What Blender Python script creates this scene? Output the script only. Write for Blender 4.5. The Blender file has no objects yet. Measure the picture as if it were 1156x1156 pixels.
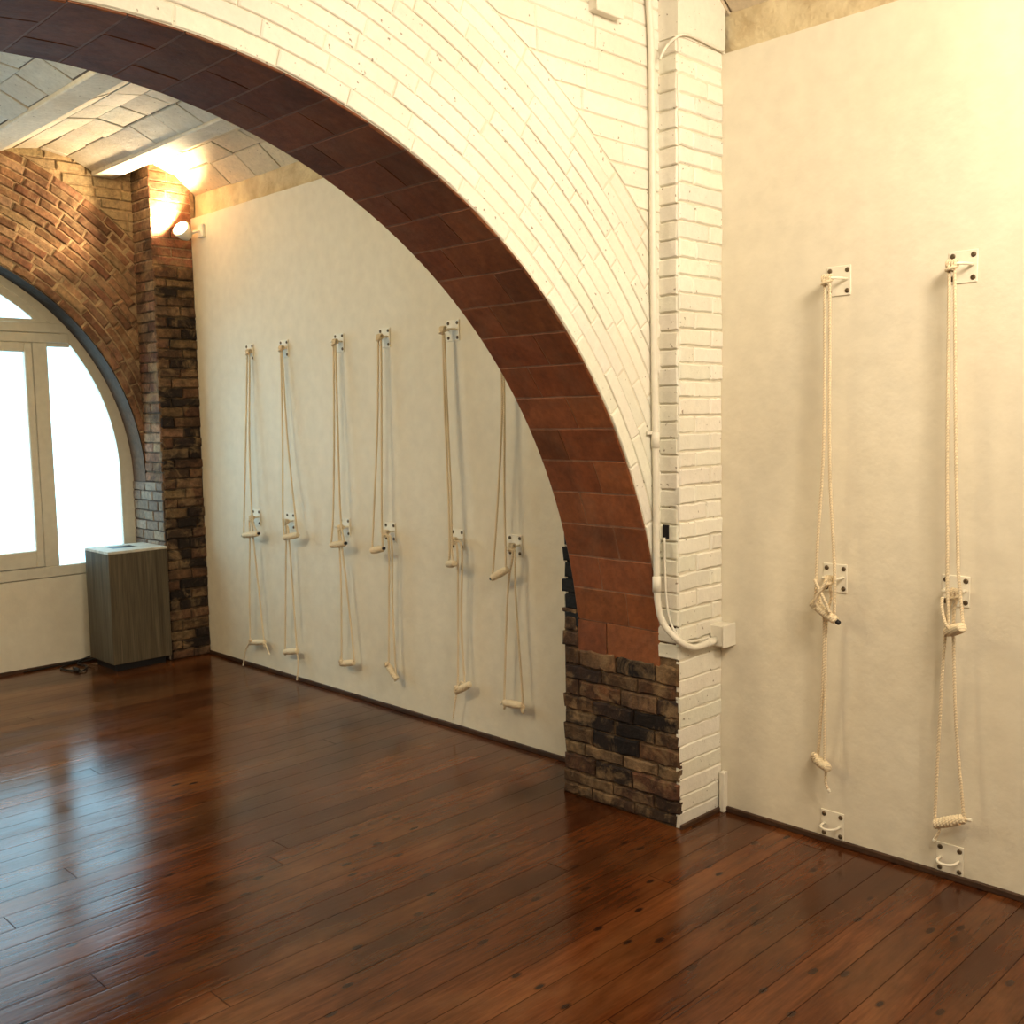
import bpy, math, random
from mathutils import Vector, Matrix
PI = math.pi
rng = random.Random(11)
C = bpy.context.scene.collection

# ------------------------------------------------------------------ helpers
class MB:
    def __init__(s):
        s.v = []; s.f = []; s.m = []; s.c = []; s.sm = []
    def vert(s, p, c=(1, 1, 1)):
        s.v.append(tuple(p)); s.c.append((c[0], c[1], c[2], 1.0)); return len(s.v) - 1
    def face(s, idx, m=0, sm=False):
        s.f.append(tuple(idx)); s.m.append(m); s.sm.append(sm)
    def quad(s, pts, c=(1, 1, 1), m=0):
        s.face([s.vert(p, c) for p in pts], m)
    def box(s, x0, x1, y0, y1, z0, z1, c=(1, 1, 1), m=0, b=0.0):
        """box, with chamfered edges when b > 0"""
        if b <= 0:
            P = [s.vert((x, y, z), c) for z in (z0, z1) for y in (y0, y1) for x in (x0, x1)]
            for q in ((0, 2, 3, 1), (4, 5, 7, 6), (0, 1, 5, 4), (2, 6, 7, 3), (0, 4, 6, 2), (1, 3, 7, 5)):
                s.face([P[i] for i in q], m)
            return
        cx, cy, cz = (x0 + x1) / 2, (y0 + y1) / 2, (z0 + z1) / 2
        hx, hy, hz = (x1 - x0) / 2, (y1 - y0) / 2, (z1 - z0) / 2
        V = {}
        for sx in (-1, 1):
            for sy in (-1, 1):
                for sz in (-1, 1):
                    for k in range(3):
                        d = [hx - b, hy - b, hz - b]; d[k] += b
                        V[(sx, sy, sz, k)] = s.vert((cx + sx * d[0], cy + sy * d[1], cz + sz * d[2]), c)
        for k in range(3):
            a, e = [(1, 2), (2, 0), (0, 1)][k]
            for sg in (-1, 1):
                q = []
                for (p, r) in ((-1, -1), (1, -1), (1, 1), (-1, 1)):
                    t = [0, 0, 0]; t[k] = sg; t[a] = p; t[e] = r
                    q.append(V[(t[0], t[1], t[2], k)])
                s.face(q if sg > 0 else q[::-1], m)
        for k in range(3):                       # edges along axis k
            a, e = [(1, 2), (2, 0), (0, 1)][k]
            for p in (-1, 1):
                for r in (-1, 1):
                    t0 = [0, 0, 0]; t0[a] = p; t0[e] = r; t1 = list(t0); t0[k] = -1; t1[k] = 1
                    q = [V[(*t0, a)], V[(*t1, a)], V[(*t1, e)], V[(*t0, e)]]
                    s.face(q, m)
        for sx in (-1, 1):
            for sy in (-1, 1):
                for sz in (-1, 1):
                    s.face([V[(sx, sy, sz, k)] for k in range(3)], m)
    def tube(s, pts, r, n=8, c=(1, 1, 1), m=0, caps=True):
        pts = [Vector(p) for p in pts]
        rad = r if isinstance(r, (list, tuple)) else [r] * len(pts)
        rings = []; up = None
        for i, p in enumerate(pts):
            d = (pts[min(i + 1, len(pts) - 1)] - pts[max(i - 1, 0)])
            if d.length < 1e-9: d = Vector((0, 0, 1))
            d.normalize()
            if up is None:
                up = Vector((0, 0, 1)) if abs(d.z) < .9 else Vector((1, 0, 0))
            a = d.cross(up)
            if a.length < 1e-6: a = d.cross(Vector((0, 1, 0)))
            a.normalize(); b = a.cross(d).normalized(); up = b
            rings.append([s.vert(p + (a * math.cos(2 * PI * k / n) + b * math.sin(2 * PI * k / n)) * rad[i], c) for k in range(n)])
        for i in range(len(rings) - 1):
            for k in range(n):
                s.face((rings[i][k], rings[i][(k + 1) % n], rings[i + 1][(k + 1) % n], rings[i + 1][k]), m, True)
        if caps:
            s.face(rings[0][::-1], m); s.face(rings[-1], m)
    def lathe(s, a, b, prof, n=16, c=(1, 1, 1), m=0):
        """prof: (t along a->b, radius)"""
        a = Vector(a); b = Vector(b)
        d = (b - a).normalized()
        u = d.cross(Vector((0, 0, 1)) if abs(d.z) < .9 else Vector((1, 0, 0))).normalized(); w = u.cross(d)
        rings = []
        for t, r in prof:
            o = a.lerp(b, t)
            rings.append([s.vert(o + (u * math.cos(2 * PI * k / n) + w * math.sin(2 * PI * k / n)) * r, c) for k in range(n)])
        for i in range(len(rings) - 1):
            for k in range(n):
                s.face((rings[i][k], rings[i][(k + 1) % n], rings[i + 1][(k + 1) % n], rings[i + 1][k]), m, True)
        s.face(rings[0][::-1], m); s.face(rings[-1], m)
    def build(s, name, mats, parent=None):
        me = bpy.data.meshes.new(name)
        me.from_pydata(s.v, [], s.f)
        for mt in (mats if isinstance(mats, (list, tuple)) else [mats]): me.materials.append(mt)
        me.polygons.foreach_set('material_index', s.m)
        me.polygons.foreach_set('use_smooth', s.sm)
        at = me.color_attributes.new('Col', 'FLOAT_COLOR', 'POINT')
        at.data.foreach_set('color', [x for q in s.c for x in q])
        import bmesh
        bm = bmesh.new(); bm.from_mesh(me); bmesh.ops.recalc_face_normals(bm, faces=bm.faces); bm.to_mesh(me); bm.free()
        o = bpy.data.objects.new(name, me); C.objects.link(o)
        if parent is not None:
            o.parent = parent
            o.matrix_parent_inverse = Matrix.Translation(-Vector(parent.location))
        return o

def struct(o, label=None):
    o['kind'] = 'structure'
    if label: o['label'] = label
    return o
def thing(name, loc, label, cat, group=None):
    o = bpy.data.objects.new(name, None); o.empty_display_size = .05
    o.location = loc; C.objects.link(o); return tag(o, label, cat, group)
def tag(o, label, cat, group=None):
    o['label'] = label; o['category'] = cat
    if group: o['group'] = group
    return o

def jcol(base, amt=.08, hue=.03):
    k = 1 + rng.uniform(-amt, amt)
    return tuple(max(0, b * k * (1 + rng.uniform(-hue, hue))) for b in base)

# a masonry unit: quad corners in (u,v), mapped to space by mp(u,v,d)
def unit(mb, q, mp, depth, bev, jit, col, n=3, m=0, base=-.012):
    (a, b, c_, d) = q                      # a: u0v0  b: u1v0  c: u1v1  d: u0v1
    def bl(s, t):
        return ((a[0] * (1 - s) + b[0] * s) * (1 - t) + (d[0] * (1 - s) + c_[0] * s) * t,
                (a[1] * (1 - s) + b[1] * s) * (1 - t) + (d[1] * (1 - s) + c_[1] * s) * t)
    Lu = max(1e-4, (math.hypot(b[0] - a[0], b[1] - a[1]) + math.hypot(c_[0] - d[0], c_[1] - d[1])) / 2)
    Lv = max(1e-4, (math.hypot(d[0] - a[0], d[1] - a[1]) + math.hypot(c_[0] - b[0], c_[1] - b[1])) / 2)
    eu, ev = min(.45, bev / Lu), min(.45, bev / Lv)
    bot = [(i / n, 0) for i in range(n + 1)]; top = [(i / n, 1) for i in range(n + 1)]
    tilt = rng.uniform(-jit, jit) * .5
    jb = [[(rng.uniform(-jit, jit), rng.uniform(-jit, jit), rng.uniform(-jit, jit) * .5 + tilt) for _ in range(n + 1)] for _ in range(2)]
    lev = []
    for (ins, dd, jd) in ((0, base, 0), (0, depth - bev, 1), (1, depth, 1)):
        rows = []
        for r, pts in enumerate((bot, top)):
            row = []
            for i, (s, t) in enumerate(pts):
                if ins:
                    s = eu + (1 - 2 * eu) * s; t = ev + (1 - 2 * ev) * t
                u, v = bl(s, t); j = jb[r][i]
                row.append(mb.vert(mp(u + j[0], v + j[1], dd + (j[2] if jd else 0)), col))
            rows.append(row)
        lev.append(rows)
    for i in range(n):
        mb.face((lev[2][0][i], lev[2][0][i + 1], lev[2][1][i + 1], lev[2][1][i]), m)
    for l in (0, 1):
        for i in range(n):
            mb.face((lev[l][0][i], lev[l][0][i + 1], lev[l + 1][0][i + 1], lev[l + 1][0][i]), m)
            mb.face((lev[l][1][i + 1], lev[l][1][i], lev[l + 1][1][i], lev[l + 1][1][i + 1]), m)
        mb.face((lev[l][0][n], lev[l][1][n], lev[l + 1][1][n], lev[l + 1][0][n]), m)
        mb.face((lev[l][1][0], lev[l][0][0], lev[l + 1][0][0], lev[l + 1][1][0]), m)

def courses(mb, mp, u0, u1, v0, v1, h, length, gap, depth, bev, jit, colf, n=2, over=0.0, lens=None, u0f=None, m=0, hj=0.0, vgap=None):
    """straight courses; u0f(v) gives the left limit of a course at height v, over lets end units run past the limits a little"""
    v = v0; k = 0
    vg = gap if vgap is None else vgap
    while v < v1 - h * .4:
        hh = min(h * (1 + rng.uniform(-hj, hj)), v1 - v)
        if v1 - (v + hh) < h * .4: hh = v1 - v
        la, lb = (u0f(v), u0f(v + hh)) if u0f else (u0, u0)
        us = max(la, lb) if not u0f else min(la, lb)
        cuts = []
        x = us + (length * (.5 if k % 2 else 1.0)) * (1 + rng.uniform(-.12, .12))
        while x < u1 - length * .3:
            cuts.append(x); x += length * (1 + rng.uniform(-.15, .15)) if not lens else rng.choice(lens)
        ed = [us] + cuts + [u1]
        for i in range(len(ed) - 1):
            a, b = ed[i], ed[i + 1]
            g0 = vg / 2; 
            q0a = q0d = a + (g0 if i else -rng.uniform(-over, over))
            if i == 0 and u0f: q0a, q0d = la, lb
            q1 = b - (g0 if i < len(ed) - 2 else -rng.uniform(-over, over))
            if q1 - max(q0a, q0d) < .012: continue
            wob = rng.uniform(-.15, .15) * gap
            unit(mb, ((q0a, v + gap / 2 + wob), (q1, v + gap / 2 + wob), (q1, v + hh - gap / 2 + wob), (q0d, v + hh - gap / 2 + wob)), mp,
                 depth * (1 + rng.uniform(-.25, .25)), bev, jit, colf((a + b) / 2, v + hh / 2), n, m)
        v += hh; k += 1

# ------------------------------------------------------------------ materials
def nmat(name):
    m = bpy.data.materials.new(name); m.use_nodes = True
    nt = m.node_tree; nt.nodes.clear()
    out = nt.nodes.new('ShaderNodeOutputMaterial'); b = nt.nodes.new('ShaderNodeBsdfPrincipled')
    nt.links.new(b.outputs[0], out.inputs[0])
    return m, nt, b
def N(nt, t, **kw):
    n = nt.nodes.new(t)
    for k, v in kw.items():
        if k.startswith('i_'):
            key = k[2:]; key = int(key) if key.isdigit() else key.replace('_', ' ')
            n.inputs[key].default_value = v
        else: setattr(n, k, v)
    return n
def L(nt, a, ao, b, bi): nt.links.new(a.outputs[ao], b.inputs[bi])
def coords(nt, scale=(1, 1, 1)):
    tc = N(nt, 'ShaderNodeTexCoord'); mp = N(nt, 'ShaderNodeMapping'); mp.inputs['Scale'].default_value = scale
    L(nt, tc, 'Object', mp, 0); return mp
def noise(nt, co, scale, detail=4, rough=.55, dist=0.0):
    n = N(nt, 'ShaderNodeTexNoise'); n.inputs['Scale'].default_value = scale; n.inputs['Detail'].default_value = detail
    n.inputs['Roughness'].default_value = rough; n.inputs['Distortion'].default_value = dist
    L(nt, co, 0, n, 'Vector'); return n
def ramp(nt, src, so, stops):
    r = N(nt, 'ShaderNodeValToRGB'); e = r.color_ramp.elements
    while len(e) < len(stops): e.new(.5)
    for i, (p, c) in enumerate(stops):
        e[i].position = p; e[i].color = (c[0], c[1], c[2], 1) if not isinstance(c, (int, float)) else (c, c, c, 1)
    L(nt, src, so, r, 0); return r
def mix(nt, mode, fac, a, b):
    """a, b: (node, out) or colour tuple; fac: float or (node,out)"""
    x = N(nt, 'ShaderNodeMix', data_type='RGBA', blend_type=mode)
    if isinstance(fac, tuple): nt.links.new(fac[0].outputs[fac[1]], x.inputs['Factor'])
    else: x.inputs['Factor'].default_value = fac
    for sock, v in ((x.inputs[6], a), (x.inputs[7], b)):
        if hasattr(v[0], 'outputs'): nt.links.new(v[0].outputs[v[1]], sock)
        else: sock.default_value = (v[0], v[1], v[2], 1)
    return x
def bump(nt, b, layers):
    prev = None
    for (src, so, strength, dist) in layers:
        bp = N(nt, 'ShaderNodeBump'); bp.inputs['Strength'].default_value = strength; bp.inputs['Distance'].default_value = dist
        L(nt, src, so, bp, 'Height')
        if prev: L(nt, prev, 0, bp, 'Normal')
        prev = bp
    L(nt, prev, 0, b, 'Normal')

def masonry(name, rough, stain, stain_amt, fine=(.75, 1.15), bstr=.5, spots=None, sscale=2.2, smear=None, vary=None):
    """base colour comes from each unit's own colour attribute; noise weathers it"""
    m, nt, b = nmat(name); co = coords(nt)
    at = N(nt, 'ShaderNodeAttribute', attribute_name='Col')
    n1 = noise(nt, co, 38, 5, .65); r1 = ramp(nt, n1, 0, [(.3, fine[0]), (.72, fine[1])])
    c = mix(nt, 'MULTIPLY', 1, (at, 'Color'), (r1, 0))
    n2 = noise(nt, co, sscale, 5, .6, .4); r2 = ramp(nt, n2, 0, [(.45, 0), (.7, stain_amt)])
    c = mix(nt, 'MIX', (r2, 0), (c, 2), stain)
    if vary:
        n6 = noise(nt, co, vary[0], 4, .6, .5); r6 = ramp(nt, n6, 0, [(.3, vary[1]), (.7, vary[2])]); c = mix(nt, 'MULTIPLY', 1, (c, 2), (r6, 0))
    if smear:
        n7 = noise(nt, co, smear[1], 6, .68, .8); r7 = ramp(nt, n7, 0, [(.5, 0), (.66, smear[2])]); c = mix(nt, 'MIX', (r7, 0), (c, 2), smear[0])
    if spots:
        n4 = noise(nt, co, 55, 2, .5); r4 = ramp(nt, n4, 0, [(.70, 0), (.76, spots[1])])
        c = mix(nt, 'MIX', (r4, 0), (c, 2), spots[0])
    nt.links.new(c.outputs[2], b.inputs['Base Color']); b.inputs['Roughness'].default_value = rough
    n3 = noise(nt, co, 90, 4, .6); n5 = noise(nt, co, 18, 3, .5)
    bump(nt, b, [(n5, 0, bstr * .8, .012), (n3, 0, bstr, .004)])
    return m

def plaster(name, col, dirt, rough=.75, bstr=.25, dscale=1.2, damt=.35):
    m, nt, b = nmat(name); co = coords(nt)
    n2 = noise(nt, co, dscale, 5, .6, .3); r2 = ramp(nt, n2, 0, [(.42, 0), (.75, damt)])
    n1 = noise(nt, co, 14, 3, .5); r1 = ramp(nt, n1, 0, [(.3, .96), (.7, 1.03)])
    c = mix(nt, 'MIX', (r2, 0), col, dirt); c = mix(nt, 'MULTIPLY', 1, (c, 2), (r1, 0))
    nt.links.new(c.outputs[2], b.inputs['Base Color']); b.inputs['Roughness'].default_value = rough
    n3 = noise(nt, co, 45, 3, .55); n4 = noise(nt, co, 9, 3, .5)
    bump(nt, b, [(n4, 0, bstr, .03), (n3, 0, bstr, .006)])
    return m

def plain(name, col, rough=.5, metal=0.0, var=.1, vscale=20, bstr=0.0, bscale=60, spec=.5):
    m, nt, b = nmat(name); co = coords(nt)
    n = noise(nt, co, vscale, 3); r = ramp(nt, n, 0, [(.3, 1 - var), (.7, 1 + var * .5)])
    c = mix(nt, 'MULTIPLY', 1, col, (r, 0)); nt.links.new(c.outputs[2], b.inputs['Base Color'])
    b.inputs['Roughness'].default_value = rough; b.inputs['Metallic'].default_value = metal
    b.inputs['Specular IOR Level'].default_value = spec
    if bstr:
        n3 = noise(nt, co, bscale, 3); bump(nt, b, [(n3, 0, bstr, .003)])
    return m

def wood_floor():
    m, nt, b = nmat('varnished_floorboards'); W = .112
    tc = N(nt, 'ShaderNodeTexCoord'); sp = N(nt, 'ShaderNodeSeparateXYZ'); L(nt, tc, 'Object', sp, 0)
    def M(op, a, bb=None, c=None):
        n = N(nt, 'ShaderNodeMath', operation=op)
        for i, v in enumerate((a, bb, c)):
            if v is None: continue
            if isinstance(v, tuple): nt.links.new(v[0].outputs[v[1]], n.inputs[i])
            else: n.inputs[i].default_value = v
        return (n, 0)
    x, y = (sp, 'X'), (sp, 'Y')
    yy = M('DIVIDE', y, W); row = M('FLOOR', yy); fy = M('FRACT', yy)
    wn = N(nt, 'ShaderNodeTexWhiteNoise', noise_dimensions='1D'); nt.links.new(row[0].outputs[0], wn.inputs['W'])
    xs = M('ADD', M('DIVIDE', x, 4.1), M('MULTIPLY', (wn, 'Value'), 7.0)); seg = M('FLOOR', xs); fx = M('FRACT', xs)
    wn2 = N(nt, 'ShaderNodeTexWhiteNoise', noise_dimensions='2D')
    cb = N(nt, 'ShaderNodeCombineXYZ'); nt.links.new(row[0].outputs[0], cb.inputs[0]); nt.links.new(seg[0].outputs[0], cb.inputs[1]); L(nt, cb, 0, wn2, 'Vector')
    # grain: coordinates stretched along the boards, shifted per board
    cb2 = N(nt, 'ShaderNodeCombineXYZ')
    nt.links.new(M('MULTIPLY', x, 1.1)[0].outputs[0], cb2.inputs[0]); nt.links.new(M('MULTIPLY', y, 13.0)[0].outputs[0], cb2.inputs[1])
    nt.links.new(M('MULTIPLY', (wn2, 'Value'), 37.0)[0].outputs[0], cb2.inputs[2])
    g = noise(nt, cb2, 2.6, 6, .62, .7); g2 = noise(nt, cb2, 11, 3, .6)
    base = ramp(nt, wn2, 'Value', [(0, (.104, .029, .0068)), (.35, (.126, .037, .0088)), (.7, (.146, .045, .0115)), (1, (.175, .056, .015))])
    gr = ramp(nt, g, 0, [(.28, (.62, .55, .5)), (.5, (.97, .96, .95)), (.72, (1.18, 1.2, 1.2))])
    c = mix(nt, 'MULTIPLY', 1, (base, 0), (gr, 0))
    gr2 = ramp(nt, g2, 0, [(.3, .8), (.7, 1.12)]); c = mix(nt, 'MULTIPLY', 1, (c, 2), (gr2, 0))
    # worn paler streaks and knots
    wco = N(nt, 'ShaderNodeMapping'); wco.inputs['Scale'].default_value = (1.0, 3.2, 1); L(nt, tc, 'Object', wco, 0)
    w = noise(nt, wco, 1.0, 6, .62, .5); wr = ramp(nt, w, 0, [(.48, 0), (.70, .7)])
    c = mix(nt, 'MIX', (wr, 0), (c, 2), (.20, .088, .030))
    dk = noise(nt, coords(nt, (.8, 1.5, 1)), 1.3, 5, .6); dr = ramp(nt, dk, 0, [(.33, .42), (.64, 1.1)]); c = mix(nt, 'MULTIPLY', 1, (c, 2), (dr, 0))
    kco = N(nt, 'ShaderNodeMapping'); kco.inputs['Scale'].default_value = (3.0, 6.5, 1); L(nt, tc, 'Object', kco, 0)
    vk = N(nt, 'ShaderNodeTexVoronoi', voronoi_dimensions='2D'); vk.inputs['Scale'].default_value = 1.0; L(nt, kco, 0, vk, 'Vector')
    kr = ramp(nt, vk, 'Distance', [(.03, .9), (.075, 0)]); c = mix(nt, 'MIX', (kr, 0), (c, 2), (.018, .006, .003))
    # scratches: pale, thin
    sco = N(nt, 'ShaderNodeMapping'); sco.inputs['Scale'].default_value = (2.2, 26, 1); L(nt, tc, 'Object', sco, 0)
    sc = noise(nt, sco, 2.2, 3, .6); sr = ramp(nt, sc, 0, [(.70, 0), (.80, .5)]); c = mix(nt, 'MIX', (sr, 0), (c, 2), (.30, .165, .08))
    # gaps
    e1 = M('MINIMUM', fy, M('SUBTRACT', 1.0, fy)); gap = M('LESS_THAN', e1, .015)
    e2 = M('MINIMUM', fx, M('SUBTRACT', 1.0, fx)); gap2 = M('LESS_THAN', e2, .0005)
    gp = M('MAXIMUM', gap, gap2)
    c = mix(nt, 'MIX', M('MULTIPLY', gp, .62), (c, 2), (.012, .005, .003))
    nt.links.new(c.outputs[2], b.inputs['Base Color'])
    rr = noise(nt, coords(nt, (1, 2.5, 1)), 2.0, 5, .6); r3 = ramp(nt, rr, 0, [(.3, .11), (.7, .25)])
    nt.links.new(M('ADD', (r3, 0), M('MULTIPLY', (sr, 0), .3))[0].outputs[0], b.inputs['Roughness'])
    nt.links.new(M('MULTIPLY', M('SUBTRACT', 1.0, M('MULTIPLY', gp, .9)), .5)[0].outputs[0], b.inputs['Specular IOR Level'])
    prof = M('SMOOTH_MIN', e1, .08, .06)
    bp = N(nt, 'ShaderNodeBump'); bp.inputs['Strength'].default_value = .35; bp.inputs['Distance'].default_value = .006; nt.links.new(prof[0].outputs[0], bp.inputs['Height'])
    bp2 = N(nt, 'ShaderNodeBump'); bp2.inputs['Strength'].default_value = .16; bp2.inputs['Distance'].default_value = .004; L(nt, g, 0, bp2, 'Height'); L(nt, bp, 0, bp2, 'Normal')
    L(nt, bp2, 0, b, 'Normal')
    return m

def weathered_wood(name, c1, c2, axis=(14, 14, .7)):
    m, nt, b = nmat(name); co = coords(nt, axis)
    n = noise(nt, co, 1.8, 6, .65, .5); r = ramp(nt, n, 0, [(.3, c1), (.7, c2)])
    n2 = noise(nt, coords(nt, (axis[0] * 5, axis[1] * 5, axis[2] * 2)), 2.5, 4, .6); r2 = ramp(nt, n2, 0, [(.3, .7), (.7, 1.15)])
    c = mix(nt, 'MULTIPLY', 1, (r, 0), (r2, 0)); nt.links.new(c.outputs[2], b.inputs['Base Color'])
    b.inputs['Roughness'].default_value = .65; bump(nt, b, [(n2, 0, .3, .003)])
    return m

def frosted(name, strength):
    """frosted pane, overcast daylight put in as its own emission"""
    m, nt, b = nmat(name); co = coords(nt, (1, 1, 1.0))
    n = noise(nt, co, 1.3, 3, .5); n2 = noise(nt, coords(nt, (.6, 1, 4.5)), .8, 3, .5)
    r = ramp(nt, n2, 0, [(.3, (.29, .60, .80)), (.5, (.41, .74, .93)), (.72, (.50, .82, 1.0))])
    r1 = ramp(nt, n, 0, [(.3, .9), (.7, 1.08)]); c = mix(nt, 'MULTIPLY', 1, (r, 0), (r1, 0))
    nt.links.new(c.outputs[2], b.inputs['Emission Color']); b.inputs['Emission Strength'].default_value = strength  # the glass itself emits, nothing shines through it
    b.inputs['Base Color'].default_value = (.55, .62, .65, 1); b.inputs['Roughness'].default_value = .25
    return m

def rope_mat(name, col):
    m, nt, b = nmat(name); co = coords(nt)
    wv = N(nt, 'ShaderNodeTexWave', wave_type='BANDS', bands_direction='DIAGONAL'); wv.inputs['Scale'].default_value = 60; wv.inputs['Distortion'].default_value = .6
    L(nt, co, 0, wv, 'Vector'); r = ramp(nt, wv, 'Color', [(.2, .86), (.8, 1.04)])
    n = noise(nt, co, 6, 3); r1 = ramp(nt, n, 0, [(.3, .88), (.7, 1.05)])
    c = mix(nt, 'MULTIPLY', 1, col, (r, 0)); c = mix(nt, 'MULTIPLY', 1, (c, 2), (r1, 0))
    nt.links.new(c.outputs[2], b.inputs['Base Color']); b.inputs['Roughness'].default_value = .85
    bump(nt, b, [(wv, 'Color', .5, .002)])
    return m

WHITE = (.83, .80, .71)
M_white = masonry('white_painted_brick', .55, (.68, .61, .48), .3, (.95, 1.03), .28, ((.20, .14, .08), .75), 1.6)
M_brown = masonry('bare_brown_brick', .85, (.11, .06, .035), .3, (.6, 1.25), .9, None, 2.2, ((.50, .38, .24), 5.5, .45), (9, .7, 1.2))
M_pier = masonry('old_stained_brick', .88, (.018, .010, .007), .8, (.5, 1.3), 1.0, None, 4.2, ((.30, .20, .105), 7.0, .85), (11, .55, 1.25))
M_tile = masonry('terracotta_tile', .6, (.075, .032, .018), .4, (.78, 1.2), .3, None, 3.0, ((.30, .17, .10), 4.0, .28), (6, .75, 1.25))
M_vault = masonry('whitewashed_vault_tile', .7, (.50, .44, .34), .5, (.85, 1.06), .5, ((.12, .08, .05), .8), 2.4)
M_dkbrick = masonry('rear_pilaster_brick', .8, (.03, .02, .015), .2, (.7, 1.2), .7)
M_grey = masonry('grey_cement_render', .85, (.09, .085, .08), .6, (.6, 1.25), .7)
M_panel = plaster('cream_plaster', (.82, .765, .64), (.74, .65, .49), .62, .12, 1.1, .35)
M_upper = plaster('old_cream_limewash', (.72, .62, .42), (.40, .28, .14), .85, .7, 6.5, .75)
M_infill = plaster('white_infill_plaster', (.78, .74, .64), (.66, .58, .44), .7, .2, 1.0, .4)
M_floor = wood_floor()
M_frame = plain('white_window_paint', (.70, .66, .56), .4, var=.06)
M_plate = plain('white_enamel_steel', (.86, .81, .69), .35, var=.05)
M_screw = plain('dark_screw_steel', (.16, .12, .075), .4, .6, .2, 200)
M_pipe = plain('cream_painted_pipe', (.80, .76, .66), .4, var=.05, bstr=.1)
M_rope = rope_mat('natural_cotton_rope', (.84, .71, .51))
M_handle = rope_mat('pale_rope_handle', (.88, .75, .54))
M_black = plain('tape_and_recess_black', (.012, .010, .012), .5)
M_tip = plain('white_rope_tip', (.88, .82, .68), .5)
M_dark = plain('dark_wood_trim', (.075, .036, .018), .6, var=.3, bstr=.3)
M_box = weathered_wood('grey_weathered_wood', (.066, .048, .027), (.175, .138, .085))
M_boxtop = weathered_wood('window_lit_box_wood', (.55, .52, .45), (.72, .69, .60), (1.2, 14, 14))  # box wood made paler: window light on the top put into the colour
M_cable = plain('black_cable', (.01, .01, .01), .45)
M_lampw = plain('white_lamp_enamel', (.85, .82, .74), .35)

# ------------------------------------------------------------------ dimensions (metres)
XL = -4.58                       # left wall
ACX, ACZ, AR = -2.29, .515, 2.03     # near arch
YA0, YA1 = 2.375, 2.80
PX = -.277                       # left face of the pier
YP0, YP1 = 2.29, 2.875
FCX, FCZ, FR = -1.81, 1.20, 1.525    # far window arch
YF, YW = 6.72, 6.93
YQ = 6.465
HP = 2.945                       # top of the plaster panel
ZC = 3.6

# ------------------------------------------------------------------ floor and walls
mb = MB(); mb.box(XL - .1, .12, -3.3, 7.1, -.08, 0); struct(mb.build('floor', M_floor))
mb = MB()
mb.box(0, .12, -3.2, YP0 + .02, 0, HP); mb.box(0, .12, YP1 - .02, YQ + .02, 0, HP)
wr = struct(mb.build('wall_right', M_panel))
mb = MB(); mb.box(.04, .13, -3.2, 7.0, HP - .1, ZC); struct(mb.build('upper_wall', M_upper, wr))
mb = MB(); mb.box(XL - .1, XL, -3.2, 7.0, 0, ZC); struct(mb.build('wall_left', M_panel))
mb = MB(); mb.box(XL - .1, .13, -3.3, -3.2, 0, ZC); struct(mb.build('wall_back', M_panel))
for (y0, y1) in ((-3.2, YP0), (YP1, YQ)):
    mb = MB(); mb.box(-.014, 0.0, y0, y1, 0, .022, b=.003); struct(mb.build('baseboard_right', M_dark))
mb = MB(); mb.box(-3.33, -.29, YW - .055, YW - .035, 0, .02); struct(mb.build('baseboard_far', M_dark))

# ------------------------------------------------------------------ wall with an arched opening
def arch_shell(mb, cx, cz, R, y0, y1, x0, x1, z1, zs, col, n=72, mt=0, ms=0, soffit=True):
    """front face y0, back face y1; arch above height zs"""
    t0 = math.asin((zs - cz) / R); A = [t0 + (PI - 2 * t0) * i / n for i in range(n + 1)]
    def outer(t):
        c, s = math.cos(t), math.sin(t); k = 1e9
        if c > 1e-6: k = min(k, (x1 - cx) / c)
        if c < -1e-6: k = min(k, (x0 - cx) / c)
        if s > 1e-6: k = min(k, (z1 - cz) / s)
        return cx + k * c, cz + k * s
    for cor in ((x1, z1), (x0, z1)): A.append(math.atan2(cor[1] - cz, cor[0] - cx))
    A.sort()
    for i in range(len(A) - 1):
        a, b = A[i], A[i + 1]
        pa, pb = (cx + R * math.cos(a), cz + R * math.sin(a)), (cx + R * math.cos(b), cz + R * math.sin(b))
        oa, ob = outer(a), outer(b)
        for y in (y0, y1):
            mb.quad([(pa[0], y, pa[1]), (oa[0], y, oa[1]), (ob[0], y, ob[1]), (pb[0], y, pb[1])], col, mt)
        if soffit: mb.quad([(pa[0], y0, pa[1]), (pb[0], y0, pb[1]), (pb[0], y1, pb[1]), (pa[0], y1, pa[1])], col, ms)

# near arch wall: white painted brick, concentric rings then level courses
mb = MB()
WM = (.74, .69, .57)
arch_shell(mb, ACX, ACZ, AR, YA0, YA1, XL, .03, ZC, .75, WM)
def pol_front(cx, cz, y):
    return lambda u, v, d: (cx + v * math.cos(u), y - d, cz + v * math.sin(u))
wcol = lambda u, v: jcol(WHITE, .05, .015)
RH = .0535; NR = 11
for k in range(NR):
    r0 = AR + k * RH; r1 = r0 + RH; rm = (r0 + r1) / 2; L_ = .27 / rm
    t = math.radians(2) + (L_ * .5 if k % 2 else 0) + rng.uniform(0, .03)
    while t < PI:
        ln = L_ * rng.uniform(.75, 1.2); g = .0035 / rm; x = ACX + rm * math.cos(t + ln / 2); z = ACZ + rm * math.sin(t + ln / 2)
        if -4.4 < x < -.25 and z < 3.45:
            g2 = rng.uniform(.003, .005)
            unit(mb, ((t + g / 2, r0 + g2 / 2), (t + ln - g / 2, r0 + g2 / 2), (t + ln - g / 2, r1 - g2 / 2), (t + g / 2, r1 - g2 / 2)),
                 pol_front(ACX, ACZ, YA0), .0040 * rng.uniform(.25, 1.7), .0028, .0008, wcol(0, 0), 4)
        t += ln
RO = AR + NR * RH
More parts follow.
